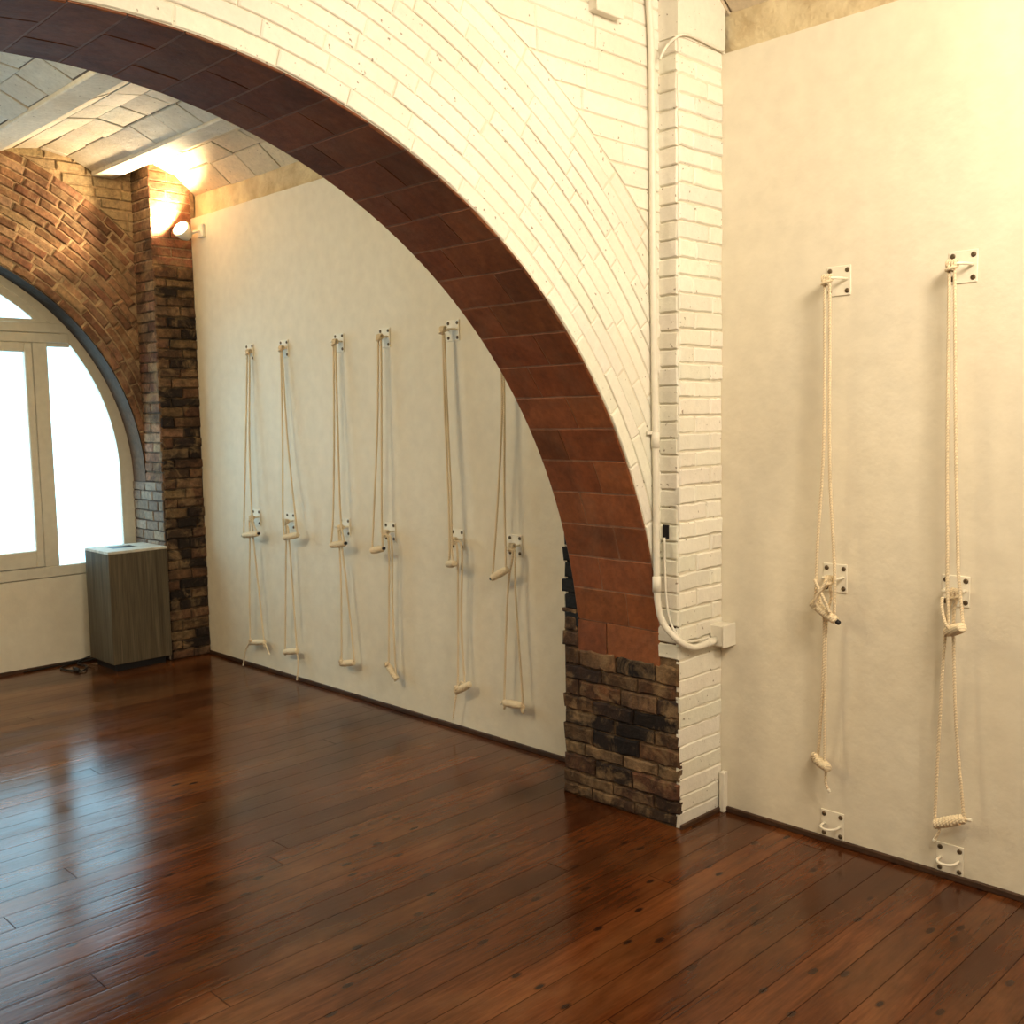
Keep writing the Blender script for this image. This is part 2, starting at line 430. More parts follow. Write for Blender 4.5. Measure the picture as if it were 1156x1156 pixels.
courses(mb, lambda u, v, d: (u, YA0 - d, v), 0, PX + .03, ACZ + .6, 3.45, .072, .30, .005, .005, .0035, .0012, wcol, 3,
        u0f=lambda v: ACX + math.sqrt(max(0.0, RO * RO - min(RO, v - ACZ) ** 2)) + .002)
wm = struct(mb.build('wall_middle', M_white), 'white painted brick wall with a wide round arch through it')

# terracotta soffit tiles, three half-tiles across the depth
mb = MB()
TH = .1385
def sof(cx, cz, R):
    return lambda u, v, d: (cx + (R - d) * math.cos(v / R), u, cz + (R - d) * math.sin(v / R))
mp = sof(ACX, ACZ, AR)
v0 = AR * math.asin((.76 - ACZ) / AR); vend = AR * PI - v0
rows = int(round((vend - v0) / TH)); TH = (vend - v0) / rows
def tcol():
    return jcol(rng.choice([(.285, .098, .034), (.25, .084, .028), (.31, .112, .042), (.23, .078, .027)]), .12, .05)
for k in range(-1, rows + 1):
    va, vb = v0 + k * TH, v0 + (k + 1) * TH
    cut = YA0 + (YA1 - YA0) * ((.66 if k % 2 else .36) + rng.uniform(-.03, .03))
    mpp = mp if 0 <= k < rows else (lambda u, v, d, s=(1 if k < 0 else -1), k=k: (((PX - d) if s > 0 else (2 * ACX - PX + d)), u, .76 - (v0 - v if s > 0 else v - vend)))
    for a, b in ((YA0 + .001, cut), (cut, YA1 - .001)):
        unit(mb, ((a + .002, va + .0025), (b - .002, va + .0025), (b - .002, vb - .0025), (a + .002, vb - .0025)), mpp, .006, .002, .0012, tcol(), 3, base=-.004)
n = 90
for i in range(n):
    a, b = v0 + (vend - v0) * i / n, v0 + (vend - v0) * (i + 1) / n
    mb.quad([mp(YA0 + .001, a, .0048), mp(YA1 - .001, a, .0048), mp(YA1 - .001, b, .0048), mp(YA0 + .001, b, .0048)], (.33, .185, .115))
so = struct(mb.build('arch_soffit', M_tile, wm), 'terracotta tiled underside of the arch')

# ------------------------------------------------------------------ piers and pilasters of the near arch
def brown(u, v):
    return jcol(rng.choice([(.185, .100, .048), (.22, .125, .062), (.155, .08, .038), (.245, .145, .075), (.12, .062, .030), (.20, .088, .044)]), .15, .06)
ZT = .635
def pierbrown(u, v):
    c = brown(u, v)
    if 2.40 < u < 2.78 and .24 < v < .43 and rng.random() < .7: c = jcol((.022, .013, .010), .3)
    if 2.45 < u < 2.66 and .53 < v < .60: c = jcol((.02, .012, .010), .3)
    if rng.random() < .12: c = jcol((.05, .028, .018), .3)
    if v < .10: c = tuple(.7 * q for q in c)
    if .20 < v < .26: c = jcol((.27, .175, .095), .12)
    return c
MORT = (.20, .125, .065)
def pier(side):
    s = 1 if side > 0 else -1
    fx = lambda x: x if s > 0 else 2 * ACX - x
    mb = MB()
    x1 = .02
    def bx(xa, xb, *r, **k): a, b = fx(xa), fx(xb); mb.box(min(a, b), max(a, b), *r, **k)
    bx(PX, x1, YP0, YP1, 0, .80, c=MORT)                   # full-depth pier
    left = lambda u, v, d: (fx(PX - d), u, v)
    front = lambda u, v, d: (fx(u), YP0 - d, v)
    # bare left face: two zones so that the courses wander
    courses(mb, left, YP0 + .004, YP1, .0, ZT, .0635, .21, .006, .010, .006, .0045, pierbrown, 6, over=.010, hj=.22)
    courses(mb, left, YA1 + .002, YP1, ZT, .80, .068, .2, .009, .012, .006, .003, lambda u, v: jcol((.12, .065, .035), .2), 3, over=.01)
    return mb, left, front, fx, bx
mb, left, front, fx, bx = pier(1)
pr = struct(mb.build('brick_pier', M_pier, wm), 'bare brown brick base of the arch, stained dark in the middle')
mb, left, front, fx, bx = pier(-1)
struct(mb.build('brick_pier', M_pier, wm), 'brown brick base of the arch at the left wall')
def pilaster(side):
    s = 1 if side > 0 else -1
    fx = lambda x: x if s > 0 else 2 * ACX - x
    mb = MB()
    def bx(xa, xb, *r, **k): a, b = fx(xa), fx(xb); mb.box(min(a, b), max(a, b), *r, **k)
    bx(PX + .003, .02, YP0 - .002, YA0 + .02, 0, ZC, c=WM)
    courses(mb, lambda u, v, d: (fx(u), YP0 - d, v), PX - .003, -.001, .0, .66, .0655, .40, .0045, .0055, .004, .003, wcol, 5, over=.004, hj=.06)
    courses(mb, lambda u, v, d: (fx(u), YP0 - d, v), PX - .001, -.001, .66, 2.95, .0655, .20, .006, .009, .005, .0025, wcol, 4, over=.003, hj=.05, vgap=.005)
    courses(mb, lambda u, v, d: (fx(PX - d), u, v), YP0, YA0 + .01, .66, 2.95, .0655, .4, .006, .006, .004, .002, wcol, 3, hj=.05)
    # smooth rendered head above the brick courses
    bx(PX - .004, .02, YP0 - .006, YA0 + .01, 2.95, ZC, c=WHITE)
    return mb
struct(pilaster(1).build('pilaster', M_white, wm), 'white painted brick pilaster beside the right wall')
struct(pilaster(-1).build('pilaster', M_white, wm), 'white painted brick pilaster at the left wall')
# rear pilasters, black brick up to shoulder height
for s in (1, -1):
    fx = (lambda x: x) if s > 0 else (lambda x: 2 * ACX - x)
    mb = MB()
    xa, xb = sorted((fx(PX + .003), fx(.02)))
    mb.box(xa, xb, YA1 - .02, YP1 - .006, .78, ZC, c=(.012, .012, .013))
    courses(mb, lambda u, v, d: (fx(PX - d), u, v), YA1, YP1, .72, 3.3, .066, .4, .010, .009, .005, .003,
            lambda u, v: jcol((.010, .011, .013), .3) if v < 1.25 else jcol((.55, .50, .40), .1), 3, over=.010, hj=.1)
    courses(mb, lambda u, v, d: (fx(u), YP1 - .006 + d, v), PX, 0, .72, 3.3, .066, .25, .008, .009, .005, .003, lambda u, v: jcol((.60, .55, .45), .1), 3)
    struct(mb.build('rear_pilaster', M_dkbrick, wm), 'black brick edge behind the arch foot' if s > 0 else None)

mb = MB(); mb.box(PX - .006, -.002, 2.270, 2.283, 0, .018, b=.002); struct(mb.build('baseboard_pier', M_dark))
# small hole in the pilaster's side, its dark inside painted as a black slab
mb = MB(); mb.box(PX - .0105, PX - .004, 2.328, 2.358, 1.125, 1.178, c=(.01, .008, .006), b=.002)
struct(mb.build('wall_hole', M_black, wm), 'small black hole beside the pipe')

# ------------------------------------------------------------------ far wall with the window arch
FM = (.50, .37, .23)
mb = MB()
arch_shell(mb, FCX, FCZ, FR, YF, YW + .1, XL, .03, ZC, FCZ, FM, soffit=False)
mb.box(XL, FCX - FR, YF, YW + .1, 0, FCZ, c=FM)
def fcol(u, v):
    return jcol(rng.choice([(.30, .165, .095), (.25, .13, .075), (.34, .20, .12), (.21, .105, .062), (.38, .25, .155)]), .14, .06)
RHf = .057
for k in range(12):
    r0 = FR + .004 + k * RHf; r1 = r0 + RHf; rm = (r0 + r1) / 2; L_ = .215 / rm
    t = -.02 + (L_ * .5 if k % 2 else 0) + rng.uniform(0, .03)
    while t < PI:
        ln = L_ * rng.uniform(.65, 1.25); g = .011 / rm; x = FCX + rm * math.cos(t + ln / 2); z = FCZ + rm * math.sin(t + ln / 2)
        if x < -.25 and x > XL and z < 3.3:
            unit(mb, ((t + g / 2, r0 + .0042), (t + ln - g / 2, r0 + .0042), (t + ln - g / 2, r1 - .0042), (t + g / 2, r1 - .0042)),
                 pol_front(FCX, FCZ, YF), .0085 * rng.uniform(.2, 1.5), .006, .0025, fcol(0, 0), 4)
        t += ln
ROf = FR + .004 + 12 * RHf
courses(mb, lambda u, v, d: (u, YF - d, v), 0, PX + .03, FCZ + .8, 3.32, .066, .2, .010, .010, .005, .002, lambda u, v: jcol((.47, .36, .22), .12), 3,
        u0f=lambda v: FCX + math.sqrt(max(0.0, ROf * ROf - min(ROf, v - FCZ) ** 2)) + .003)
wf = struct(mb.build('wall_far', M_brown), 'bare brown brick far wall around the arched window')
# cement soffit and jambs
mb = MB(); n = 60
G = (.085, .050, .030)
for i in range(n):
    a, b = PI * i / n, PI * (i + 1) / n
    gk = lambda t: tuple(q * (.35 + 1.5 * max(0, 1 - abs(math.sin(t)) * 1.35) ** 1.0) for q in G); P = lambda t, y, k=0: (FCX + (FR - .004 - k) * math.cos(t), y, FCZ + (FR - .004 - k) * math.sin(t))  # shade towards the crown painted into the soffit colour
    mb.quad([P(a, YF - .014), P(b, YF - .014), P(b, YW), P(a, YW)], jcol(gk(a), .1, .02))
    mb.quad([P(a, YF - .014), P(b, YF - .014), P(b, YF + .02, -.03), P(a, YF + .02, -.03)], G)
struct(mb.build('arch_soffit', M_grey, wf), 'grey cement underside of the window arch')
mb = MB()
for s in (1, -1):
    xj = FCX + s * (FR - .003)
    mb.box(min(xj, xj + s * .02), max(xj, xj + s * .02), YQ if s > 0 else YF, YW, 0, FCZ, c=G)
    courses(mb, lambda u, v, d: (xj - s * d, u, v), (YQ if s > 0 else YF) + .002, YW, 0, FCZ + (.0 if s > 0 else 0), .067, .16, .008, .007, .004, .0025,
            lambda u, v: jcol(rng.choice([(.33, .25, .18), (.25, .18, .13), (.40, .31, .23)]), .12, .02), 3, over=.004)
struct(mb.build('window_jamb', M_grey, wf), 'grey limewashed brick jamb beside the window')
# far pilaster
mb = MB()
mb.box(-.281, .03, YQ, YF + .05, 0, 2.62, c=(.12, .075, .04)); mb.box(-.2812, .03, YQ - .0002, YF + .05, 2.62, ZC, c=(.58, .44, .30))
def pcol(u, v):
    if v > 2.62: return jcol((.46, .21, .12), .1, .04)
    if rng.random() < .22: return jcol((.035, .02, .014), .3)
    return jcol(rng.choice([(.20, .115, .058), (.16, .085, .042), (.13, .066, .035), (.24, .145, .078), (.19, .10, .055), (.22, .13, .07)]), .15, .06)
courses(mb, lambda u, v, d: (u, YQ - d, v), -.283, -.002, 0, 2.62, .066, .17, .010, .013, .006, .004, pcol, 4, over=.006, hj=.12)
courses(mb, lambda u, v, d: (u, YQ - d, v), -.283, -.002, 2.62, 3.4, .060, .24, .009, .006, .003, .001, pcol, 3)
courses(mb, lambda u, v, d: (-.281 - d, u, v), YQ - .005, YF, FCZ, 3.4, .066, .25, .010, .007, .004, .002, fcol, 3)
struct(mb.build('pilaster', M_pier, wf), 'brown brick pilaster in the far right corner')
# white infill below the window
mb = MB(); mb.box(FCX - FR, FCX + FR, YW - .035, YW + .05, 0, .593, b=.002)
struct(mb.build('window_apron', M_infill, wf), 'white plastered panel under the arched window')

# ------------------------------------------------------------------ ceiling: beams with shallow tile vaults between
BEAMS = [-.47 - .79 * k for k in range(6)]
BW, ZB, ZS, ZK = .075, 3.19, 3.215, 3.315
cmb = MB()
VC = (.70, .67, .60)
def vault(xa, za, xb, zb, rise, y0, y1, tint):
    nseg = 10
    w = xb - xa
    def mp(u, v, d):                       # u along y, v 0..1 across
        x = xa + w * v; z = za + (zb - za) * v + rise * 4 * v * (1 - v)
        return (x, u, z - d)
    for i in range(nseg):
        cmb.quad([mp(y0, i / nseg, 0), mp(y1, i / nseg, 0), mp(y1, (i + 1) / nseg, 0), mp(y0, (i + 1) / nseg, 0)], (.13, .095, .065))
    rows = max(2, int(round(w / .15)))
    for k in range(rows):
        y = y0 + rng.uniform(-.25, 0)
        while y < y1:
            ln = .29 * rng.uniform(.9, 1.08); a, b = max(y, y0), min(y + ln, y1)
            if b - a > .04:
                q, q2 = rng.choice((.0004, .0010, .003, .007)) / w, rng.choice((.0004, .0010, .004, .008)) / w
                e1, e2 = rng.choice((.0005, .001, .004, .009)), rng.choice((.0005, .001, .003, .006))
                unit(cmb, ((a + e1, k / rows + q), (b - e2, k / rows + q), (b - e1, (k + 1) / rows - q2), (a + e2, (k + 1) / rows - q2)),
                     mp, rng.uniform(.003, .012), .0035, .0, jcol(tint, .10, .015), 4, base=-.004)
            y += ln
for (y0, y1) in ((-3.2, YA0 + .01), (YA1 - .01, YF + .02)):
    vault(BEAMS[0] + BW, ZS + .03, .045, 3.10, .075, y0, y1, (.70, .60, .44))
    for k in range(5):
        vault(BEAMS[k + 1] + BW, ZS, BEAMS[k] - BW, ZS, ZK - ZS, y0, y1, VC)
    vault(XL - .02, 3.10, BEAMS[5] - BW, ZS + .03, .06, y0, y1, VC)
cmb.box(XL, .1, -3.2, 7.0, ZC - .05, ZC + .05, c=VC)
ce = struct(cmb.build('ceiling', M_vault), 'shallow whitewashed tile vaults between painted beams')
for (y0, y1) in ((-3.2, YA0), (YA1, YF)):
    for x in BEAMS:
        mb = MB(); mb.box(x - BW, x + BW, y0, y1, ZB, ZB + .13, c=(.74, .71, .63), b=.006)
        struct(mb.build('ceiling_beam', M_vault, ce))

# ------------------------------------------------------------------ arched window
win = bpy.data.objects.new('window_1', None); win.location = (FCX, YW, .6); C.objects.link(win)
struct(win, 'arched white framed window with frosted panes')
ICX, ICZ, IR = -1.805, 1.25, 1.425        # inner edge of the frame
yf0, yf1 = YW - .035, YW + .03
def innerx(z): return ICX + (math.sqrt(max(0, IR * IR - (z - ICZ) ** 2)) if z > ICZ else IR)
mb = MB(); n = 64
def ring(mb, ri, ro, ci, co_, y0, y1):
    for i in range(n):
        a, b = PI * i / n, PI * (i + 1) / n
        I = lambda t, y: (ci[0] + ri * math.cos(t), y, ci[1] + ri * math.sin(t)); O = lambda t, y: (co_[0] + ro * math.cos(t), y, co_[1] + ro * math.sin(t))
        mb.quad([I(a, y0), O(a, y0), O(b, y0), I(b, y0)]); mb.quad([I(a, y0), I(b, y0), I(b, y1), I(a, y1)])
        mb.quad([I(a, y1), I(b, y1), O(b, y1), O(a, y1)])
ring(mb, IR, FR - .002, (ICX, ICZ), (FCX, FCZ), yf0, yf1)
for s in (1, -1):
    xa, xb = ICX + s * IR, FCX + s * (FR - .002)
    mb.box(min(xa, xb), max(xa, xb), yf0 + .0012, yf1, .6, ICZ, b=.003)
mb.box(FCX - FR + .003, FCX + FR - .003, yf0 - .0015, yf1, .597, .668, b=.004)          # bottom rail
xr = innerx(2.16)
for z0, z1 in ((2.125, 2.186), (2.189, 2.252)): mb.box(2 * FCX - xr - .03, xr + .03, yf0 - (.003 if z0 > 2.15 else .002), yf1, z0, z1, b=.004)
for xa, xb in ((-.914, -.820), (2 * FCX + .820, 2 * FCX + .914)): mb.box(xa, xb, yf0 + .001, yf1, .668, 2.125, b=.004)
mb.box(2 * FCX - xr - .03, xr + .035, yf0 + .012, yf1, 2.10, 2.275)
mb.build('window_frame', M_frame, win)
mb = MB(); ring(mb, IR - .055, IR + .004, (ICX, ICZ), (ICX, ICZ), yf0 + .006, yf1)   # inner frame of the fanlight, cut below by the transom
mb2 = MB(); n = 48
t0 = math.asin((2.252 - ICZ) / (IR - .02))
for i in range(n):
    a, b = t0 + (PI - 2 * t0) * i / n, t0 + (PI - 2 * t0) * (i + 1) / n
    P = lambda t, r, y: (ICX + r * math.cos(t), y, ICZ + r * math.sin(t)); ri, ro = IR - .055, IR + .004; y0 = yf0 + .006
    mb2.quad([P(a, ri, y0), P(a, ro, y0), P(b, ro, y0), P(b, ri, y0)]); mb2.quad([P(a, ri, y0), P(b, ri, y0), P(b, ri, yf1), P(a, ri, yf1)])
mb2.build('fanlight_frame', M_frame, win)
M_p = frosted('frosted_pane_emissive', 2.9)
def pane(poly, name='window_pane'):
    mb = MB(); y = YW - .005; y2 = YW + .003
    A = [mb.vert((x, y, z)) for x, z in poly]; B = [mb.vert((x, y2, z)) for x, z in poly]
    mb.face(A); mb.face(B[::-1])
    for i in range(len(A)): j = (i + 1) % len(A); mb.face((A[i], A[j], B[j], B[i]))
    return mb.build(name, M_p, win)
def arcpts(z0, z1, r, n=24):
    out = []
    for i in range(n + 1):
        z = z0 + (z1 - z0) * i / n
        out.append((ICX + (math.sqrt(max(0, r * r - (z - ICZ) ** 2)) if z > ICZ else r), z))
    return out
side = [(-.83, .66)] + arcpts(.66, 2.13, IR + .01) + [(-.83, 2.13)]
pane(side); pane([(2 * FCX - x, z) for x, z in side])
t0 = math.asin((2.245 - ICZ) / (IR - .045))
pane([(ICX + (IR - .045) * math.cos(t0 + (PI - 2 * t0) * i / 40), ICZ + (IR - .045) * math.sin(t0 + (PI - 2 * t0) * i / 40)) for i in range(41)])
for s in (1, -1):
    X = lambda x: x if s > 0 else 2 * FCX - x
    sash = MB()
    def bb(xa, xb, z0, z1): sash.box(min(X(xa), X(xb)), max(X(xa), X(xb)), yf0 - .008, yf1 - .005, z0, z1, b=.005)
    bb(-.967, -.917, .672, 2.122); bb(-1.865 + .06, -1.865 + .115 - .0, .672, 2.122) if False else bb(-1.806, -1.745, .672, 2.122)
    bb(-1.745, -.967, .672, .782); bb(-1.745, -.967, 2.062, 2.122)
    so_ = sash.build('window_sash', M_frame, win)
    p = pane([(X(-.955), .77), (X(-.955), 2.07), (X(-1.755), 2.07), (X(-1.755), .77)])

# ------------------------------------------------------------------ wooden box by the window
t = thing('wooden_box', (-.505, 6.59, 0), 'tall grey weathered wooden box with slotted top, in the far corner under the window', 'box')
x0, x1, y0, y1, z0, z1 = -.703, -.308, 6.405, 6.77, .05, .782
mb = MB()
for (a, b, c_, d) in ((x0, x1, y0, y0 + .018), (x0, x1, y1 - .018, y1)): mb.box(a, b, c_, d, z0, z1 - .016, b=.0015)
for (a, b) in ((x0, x0 + .018), (x1 - .018, x1)): mb.box(a, b, y0 + .018, y1 - .018, z0, z1 - .016, b=.0015)
mb.build('box_body', M_box, t)
mb = MB(); hx0, hx1, hy0, hy1 = -.60, -.43, 6.56, 6.69
for (a, b, c_, d) in ((x0, x1, y0, hy0), (x0, x1, hy1, y1), (x0, hx0, hy0, hy1), (hx1, x1, hy0, hy1)): mb.box(a, b, c_, d, z1 - .016, z1, b=.001)
o = mb.build('box_top', M_boxtop, t); o['label'] = 'wooden top board with a rectangular slot, window light painted into its colour'
mb = MB(); mb.box(hx0 + .001, hx1 - .001, hy0 + .001, hy1 - .001, z1 - .02, z1 - .003); o = mb.build('slot_dark', M_black, t)  # black slab set high, painting the shade inside the slot
mb = MB(); mb.box(x0 + .03, x1 - .03, y0 + .035, y1 - .03, 0, z0, b=.002); o = mb.build('plinth', M_black, t); o['label'] = 'recessed black plinth'

def spline(pts, k=8):
    pts = [Vector(p) for p in pts]; out = []
    P = [pts[0] * 2 - pts[1]] + pts + [pts[-1] * 2 - pts[-2]]
    for i in range(1, len(P) - 2):
        for j in range(k):
            s = j / k
            out.append(.5 * ((2 * P[i]) + (P[i + 1] - P[i - 1]) * s + (2 * P[i - 1] - 5 * P[i] + 4 * P[i + 1] - P[i + 2]) * s * s + (3 * P[i] - P[i - 1] - 3 * P[i + 1] + P[i + 2]) * s ** 3))
    out.append(pts[-1]); return out
mb = MB()
mb.tube(spline([(-.64, 6.80, .03), (-.72, 6.86, .008), (-.82, 6.84, .008), (-.90, 6.78, .007), (-.88, 6.68, .007), (-.84, 6.60, .008), (-.80, 6.62, .012), (-.76, 6.72, .009), (-.78, 6.80, .014), (-.72, 6.84, .03), (-.66, 6.82, .05)]), .0055, 8)
mb.tube(spline([(-.64, 6.83, .05), (-.75, 6.865, .02), (-.92, 6.872, .008), (-1.10, 6.865, .007)]), .005, 8)
mb.tube([(-.845, 6.70, .012), (-.85, 6.65, .014), (-.85, 6.60, .012)], [.008, .014, .010], 8)
tag(mb.build('power_cable', M_cable), 'black cable looping on the floor beside the wooden box', 'cable')

# ------------------------------------------------------------------ pipe, cables, junction boxes
t = thing('conduit_pipe', (-.34, 2.35, .71), 'cream painted conduit pipe running down the arch wall and hooking round the pilaster', 'pipe')
mb = MB(); yp = YA0 - .022
mb.tube(spline([(-.385, yp, 3.15), (-.358, yp, 3.05), (-.345, yp, 2.80), (-.342, yp, 2.14), (-.333, yp, 1.49), (-.330, yp, 1.02), (-.330, yp - .006, .88), (-.322, yp - .03, .80), (-.300, 2.268, .742), (-.25, 2.257, .714), (-.19, 2.257, .706), (-.084, 2.257, .714)], 10), .0128, 12)
mb.build('pipe', M_pipe, t)
for z, x in ((1.50, -.333), (.955, -.330)):
    mb = MB(); mb.lathe((x, yp, z - .03), (x, yp, z + .03), [(0, .0128), (.02, .0165), (.98, .0165), (1, .0128)], 14)
    if z > 1.2: mb.box(x - .04, x + .0, yp + .004, YA0 - .008, z + .02, z + .035, b=.002)
    mb.build('pipe_coupling', M_pipe, t)
mb = MB(); mb.lathe((-.135, 2.257, .7095), (-.09, 2.257, .7125), [(0, .0128), (.02, .016), (.98, .016), (1, .0128)], 14); mb.build('pipe_coupling', M_pipe, t)
mb = MB(); mb.tube(spline([(-.292, 2.345, 1.13), (-.293, 2.340, .95), (-.293, 2.325, .83), (-.290, 2.292, .765), (-.272, 2.272, .738), (-.22, 2.270, .728), (-.16, 2.271, .726)], 8), .0048, 8)
tag(mb.build('thin_cable', M_pipe), 'thin cream cable from the black hole down beside the pipe bend', 'cable')
mb = MB(); mb.tube(spline([(-.321, 2.338, 2.868), (-.308, 2.31, 2.915), (-.285, 2.273, 2.945), (-.22, 2.273, 2.960), (-.12, 2.273, 2.957), (-.01, 2.273, 2.952)], 8), .0055, 8)
tag(mb.build('thin_cable', M_pipe), 'thin cream cable arcing across the top of the white pilaster', 'cable')
t = thing('junction_box', (-.04, 2.25, .73), 'square cream junction box at the end of the pipe in the corner', 'junction box')
mb = MB(); mb.box(-.082, -.002, 2.225, 2.284, .688, .772, b=.004); mb.build('box_body', M_pipe, t)
mb = MB(); mb.box(-.085, .0, 2.217, 2.226, .685, .775, b=.003); mb.build('lid', M_pipe, t)
t = thing('junction_box', (-.60, 2.36, 3.03), 'flat cream junction box high on the white arch wall', 'junction box')
mb = MB(); mb.box(-.667, -.535, 2.335, 2.375, 2.957, 3.10, b=.004); mb.build('box_body', M_pipe, t)
mb = MB(); mb.box(-.672, -.530, 2.328, 2.336, 2.952, 3.105, b=.003); mb.build('lid', M_pipe, t)
mb = MB(); mb.box(-.030, -.001, 2.252, 2.276, .0, .165, b=.003)
tag(mb.build('cable_trunking', M_pipe), 'short white upright cable cover in the floor corner beside the pilaster', 'cable cover')

# ------------------------------------------------------------------ uplighter on the far wall
t = thing('wall_spotlight', (0, 6.30, 2.845), 'lit white spotlight on the right wall beside the far pilaster', 'spotlight')
mb = MB(); mb.box(-.022, 0, 6.27, 6.34, 2.80, 2.885, b=.005); mb.build('mounting_plate', M_lampw, t)
HC = Vector((-.10, 6.375, 2.838)); LD = Vector((-.74, -.36, .50)).normalized()
mb = MB(); mb.tube([(-.02, 6.305, 2.84), (-.05, 6.325, 2.835), tuple(HC - LD * .045)], .008, 10); mb.build('arm', M_lampw, t)
mb = MB(); mb.lathe(HC - LD * .06, HC + LD * .035, [(0, .020), (.06, .028), (.35, .044), (.8, .058), (1, .060), (1, .054)], 24); mb.build('lamp_head', M_lampw, t)
mb = MB(); mb.lathe(HC + LD * .030, HC + LD * .045, [(0, .052), (.6, .048), (1, .020)], 24)
M_bulb, nt, b = nmat('lit_lamp_face'); b.inputs['Emission Color'].default_value = (1, .80, .55, 1); b.inputs['Emission Strength'].default_value = 14
o = mb.build('bulb', M_bulb, t); o['label'] = 'glowing lamp face'

# ------------------------------------------------------------------ hook plates
HOOKS = {}
def hook(y, z, d, label, group, flip=False):
    t = thing('wall_hook', (0, y, z), label, 'hook', group)
    w, h = .046, .052
    mb = MB(); mb.box(-.005, 0, y - w, y + w, z - h, z + h, b=.0015); mb.build('plate', M_plate, t)
    mb = MB(); zr = z + (.004 if not flip else 0)
    P = [(0, y + .031, zr), (-d * .35, y + .031, zr)]
    for i in range(9):
        a = PI * i / 8
        P.append((-d * .40 - d * .60 * math.sin(a), y + .031 * math.cos(a), zr))
    P += [(-d * .35, y - .031, zr), (0, y - .031, zr)]
    mb.tube(P, .0048, 10); mb.build('ring', M_plate, t)
    for sy in (1, -1):
        for sz in (1, -1):
            mb = MB(); c = Vector((-.004, y + sy * .033, z + sz * .036))
            mb.lathe(c, c + Vector((-.005, 0, 0)), [(0, .0088), (.5, .0085), (1, .005)], 12); mb.build('screw', M_screw, t)
    return t
COLY = {1: 5.775, 2: 5.38, 3: 4.815, 4: 4.40, 5: 3.85, 6: 3.44, 7: 1.797, 8: 1.365}
TD = {1: .032, 2: .037, 3: .052, 4: .052, 5: .067, 6: .072, 7: .077, 8: .074}
ORD = {1: 'first from the window', 2: 'second from the window', 3: 'third from the window', 4: 'fourth from the window', 5: 'fifth from the window', 6: 'sixth from the window, half behind the arch'}
ORD6T = 'sixth, behind the arch edge'
for k, y in COLY.items():
    if k <= 6:
        hook(y, 2.025, TD[k], 'white four-screw hook plate in the top row through the arch, ' + (ORD[k] if k < 6 else ORD6T), 'upper hook plates in the far bay')
        hook(y, .985, .064, 'white four-screw hook plate in the waist-high row through the arch, ' + (ORD[k] if k < 6 else 'sixth from the window'), 'middle hook plates in the far bay')
    else:
        w = 'nearer the pilaster' if k == 7 else 'farther from the pilaster'
        hook(y, 2.052, TD[k], 'white four-screw hook plate at the top of the near wall, ' + w, 'hook plates on the near wall')
        hook(y, .994, .064, 'white four-screw hook plate at waist height on the near wall, ' + w, 'hook plates on the near wall')
        hook(y, .070, .060, 'empty white hook plate just above the floor, ' + w, 'hook plates on the near wall', True)

